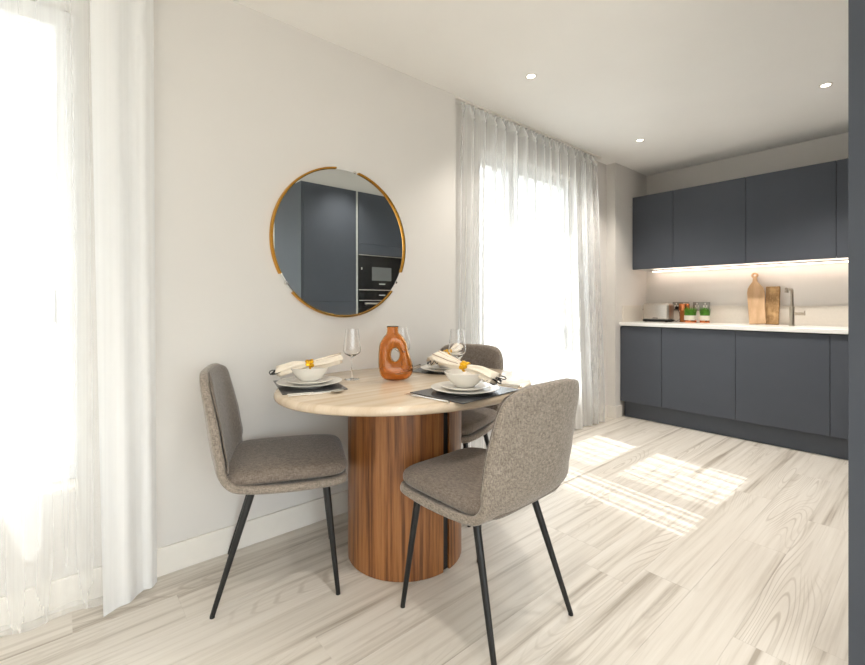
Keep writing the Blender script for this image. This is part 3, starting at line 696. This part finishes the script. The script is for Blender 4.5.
def grassy(y, x, r, label):
    t = thing('potted_plant', label, 'plant', (x, y, WZ), 0, 'small potted plants')
    p = MB().lathe([(.0001, 0), (r*.92, 0), (r, .005), (r, .070), (r-.004, .070), (r-.005, .055), (.0001, .055)], 28, caps=False).build('pot', 'pot', t, smooth=50)
    MB().lathe([(r+.0008, .003), (r+.0012, .004), (r+.0012, .024), (r+.0008, .025)], 28, caps=False).build('copper_band', 'copper', p, smooth=50)
    MB().lathe([(.0001, .0555), (r-.006, .0555), (r-.006, .06), (.0001, .062)], 20, caps=False).build('soil', 'soil', t)
    g = MB(); rn = random.Random(int(y*999))
    for i in range(420):
        a = rn.uniform(0, 6.283); rad_ = (r-.004)*math.sqrt(rn.random()); bx_, by_ = rad_*math.cos(a), rad_*math.sin(a)
        h = rn.uniform(.045, .095); ln_ = rn.uniform(.0, .026); da = a+rn.uniform(-.6, .6); w = .0015
        ox, oy = math.cos(da+1.57)*w, math.sin(da+1.57)*w
        m1 = (bx_+math.cos(da)*ln_*.4, by_+math.sin(da)*ln_*.4, .06+h*.6); tp = (bx_+math.cos(da)*ln_, by_+math.sin(da)*ln_, .06+h)
        g.add([(bx_-ox, by_-oy, .058), (bx_+ox, by_+oy, .058), (m1[0]+ox, m1[1]+oy, m1[2]), (m1[0]-ox, m1[1]-oy, m1[2]), tp], [(0, 1, 2, 3), (3, 2, 4)])
    o = g.build('grass', 'leaf', t); o['kind'] = 'stuff'
grassy(1.606, 4.62, .052, 'larger green grass plant in a copper banded pot, left of the pair')
grassy(1.492, 4.65, .040, 'smaller green grass plant in a copper banded pot, right of the pair')
# chopping boards leaning on the wall
def board_outline():
    pts = [(-.070, 0), (.070, 0), (.071, .30), (.066, .34), (.045, .36), (.020, .375), (.014, .395), (.013, .415)]
    for i in range(13): a = R(-60+300*i/12); pts.append((.024*math.cos(a), .440+.024*math.sin(a)))
    pts += [(-.013, .415), (-.014, .395), (-.022, .372), (-.052, .350), (-.068, .325)]
    return pts
def ring_board(name, m, label, loc, rz, lean, roll, sc=1.0):
    t = thing(name, label, 'chopping board', loc, 0, 'wooden chopping boards')
    Mx = Matrix.Rotation(lean, 4, 'Y') @ Matrix.Rotation(roll, 4, 'X') @ Matrix.Rotation(R(90), 4, 'Z') @ Matrix.Rotation(R(90), 4, 'X') @ Matrix.Scale(sc, 4)
    body = [(-.056, .0), (.056, .0), (.060, .27), (.054, .305), (.038, .335), (.018, .362), (-.016, .362), (-.034, .335), (-.052, .305), (-.060, .27)]
    MB().prism(body, -.009, .009, Mx).build('blade', m, t, bevel=.004)
    neck = MB().prism([(-.018, .358), (.018, .358), (.013, .395), (.014, .405), (-.014, .405), (-.013, .395)], -.009, .009, Mx)
    neck.build('neck', m, t, bevel=.003)
    MB().tube([tuple(Mx @ Vector((.017*math.cos(a), .418+.017*math.sin(a), 0))) for a in [6.283*i/24 for i in range(24)]], .0095, 10, closed=True).build('handle_loop', m, t, smooth=True)
    return t
b1 = ring_board('chopping_board', 'board', 'pale wooden paddle board with a round looped handle leaning on the wall', (4.700, 1.092, WZ+.004), 0, R(12.5), R(-5.5), 1.07)
b2 = thing('chopping_board', 'darker rough grained chopping board behind the pale paddle board', 'chopping board', (4.755, 1.000, WZ+.002), 0, 'wooden chopping boards')
MB().box(-.012, .012, -.048, .052, 0, .335, Matrix.Rotation(R(8), 4, 'Y')).build('slab', 'board2', b2, bevel=.005)
# tap
tp = thing('kitchen_tap', 'brushed nickel tap with angular spout and side lever on the worktop', 'tap', (4.62, .838, WZ))
MB().lathe([(.021, 0), (.021, .006), (.0165, .008), (.0165, .155), (.014, .158)], 28).build('body', 'nickel', tp, smooth=50)
MB().tube([(0, 0, .15), (0, 0, .275), (-.006, 0, .290), (-.022, 0, .300), (-.19, 0, .300), (-.2, 0, .300)], .0105, 16).build('spout', 'nickel', tp, smooth=50)
MB().lathe([(.0135, -.02), (.0135, 0)], 20, T(-.188, 0, .29)).build('nozzle', 'nickel', tp)
MB().tube([(0, -.015, .10), (0, -.075, .10)], .012, 20).build('mixer_barrel', 'nickel', tp, smooth=50)
MB().tube([(0, -.076, .10), (0, -.084, .10)], .013, 20).tube([(0, -.08, .11), (-.004, -.082, .125)], .004, 8).build('lever', 'nickel', tp, smooth=50)
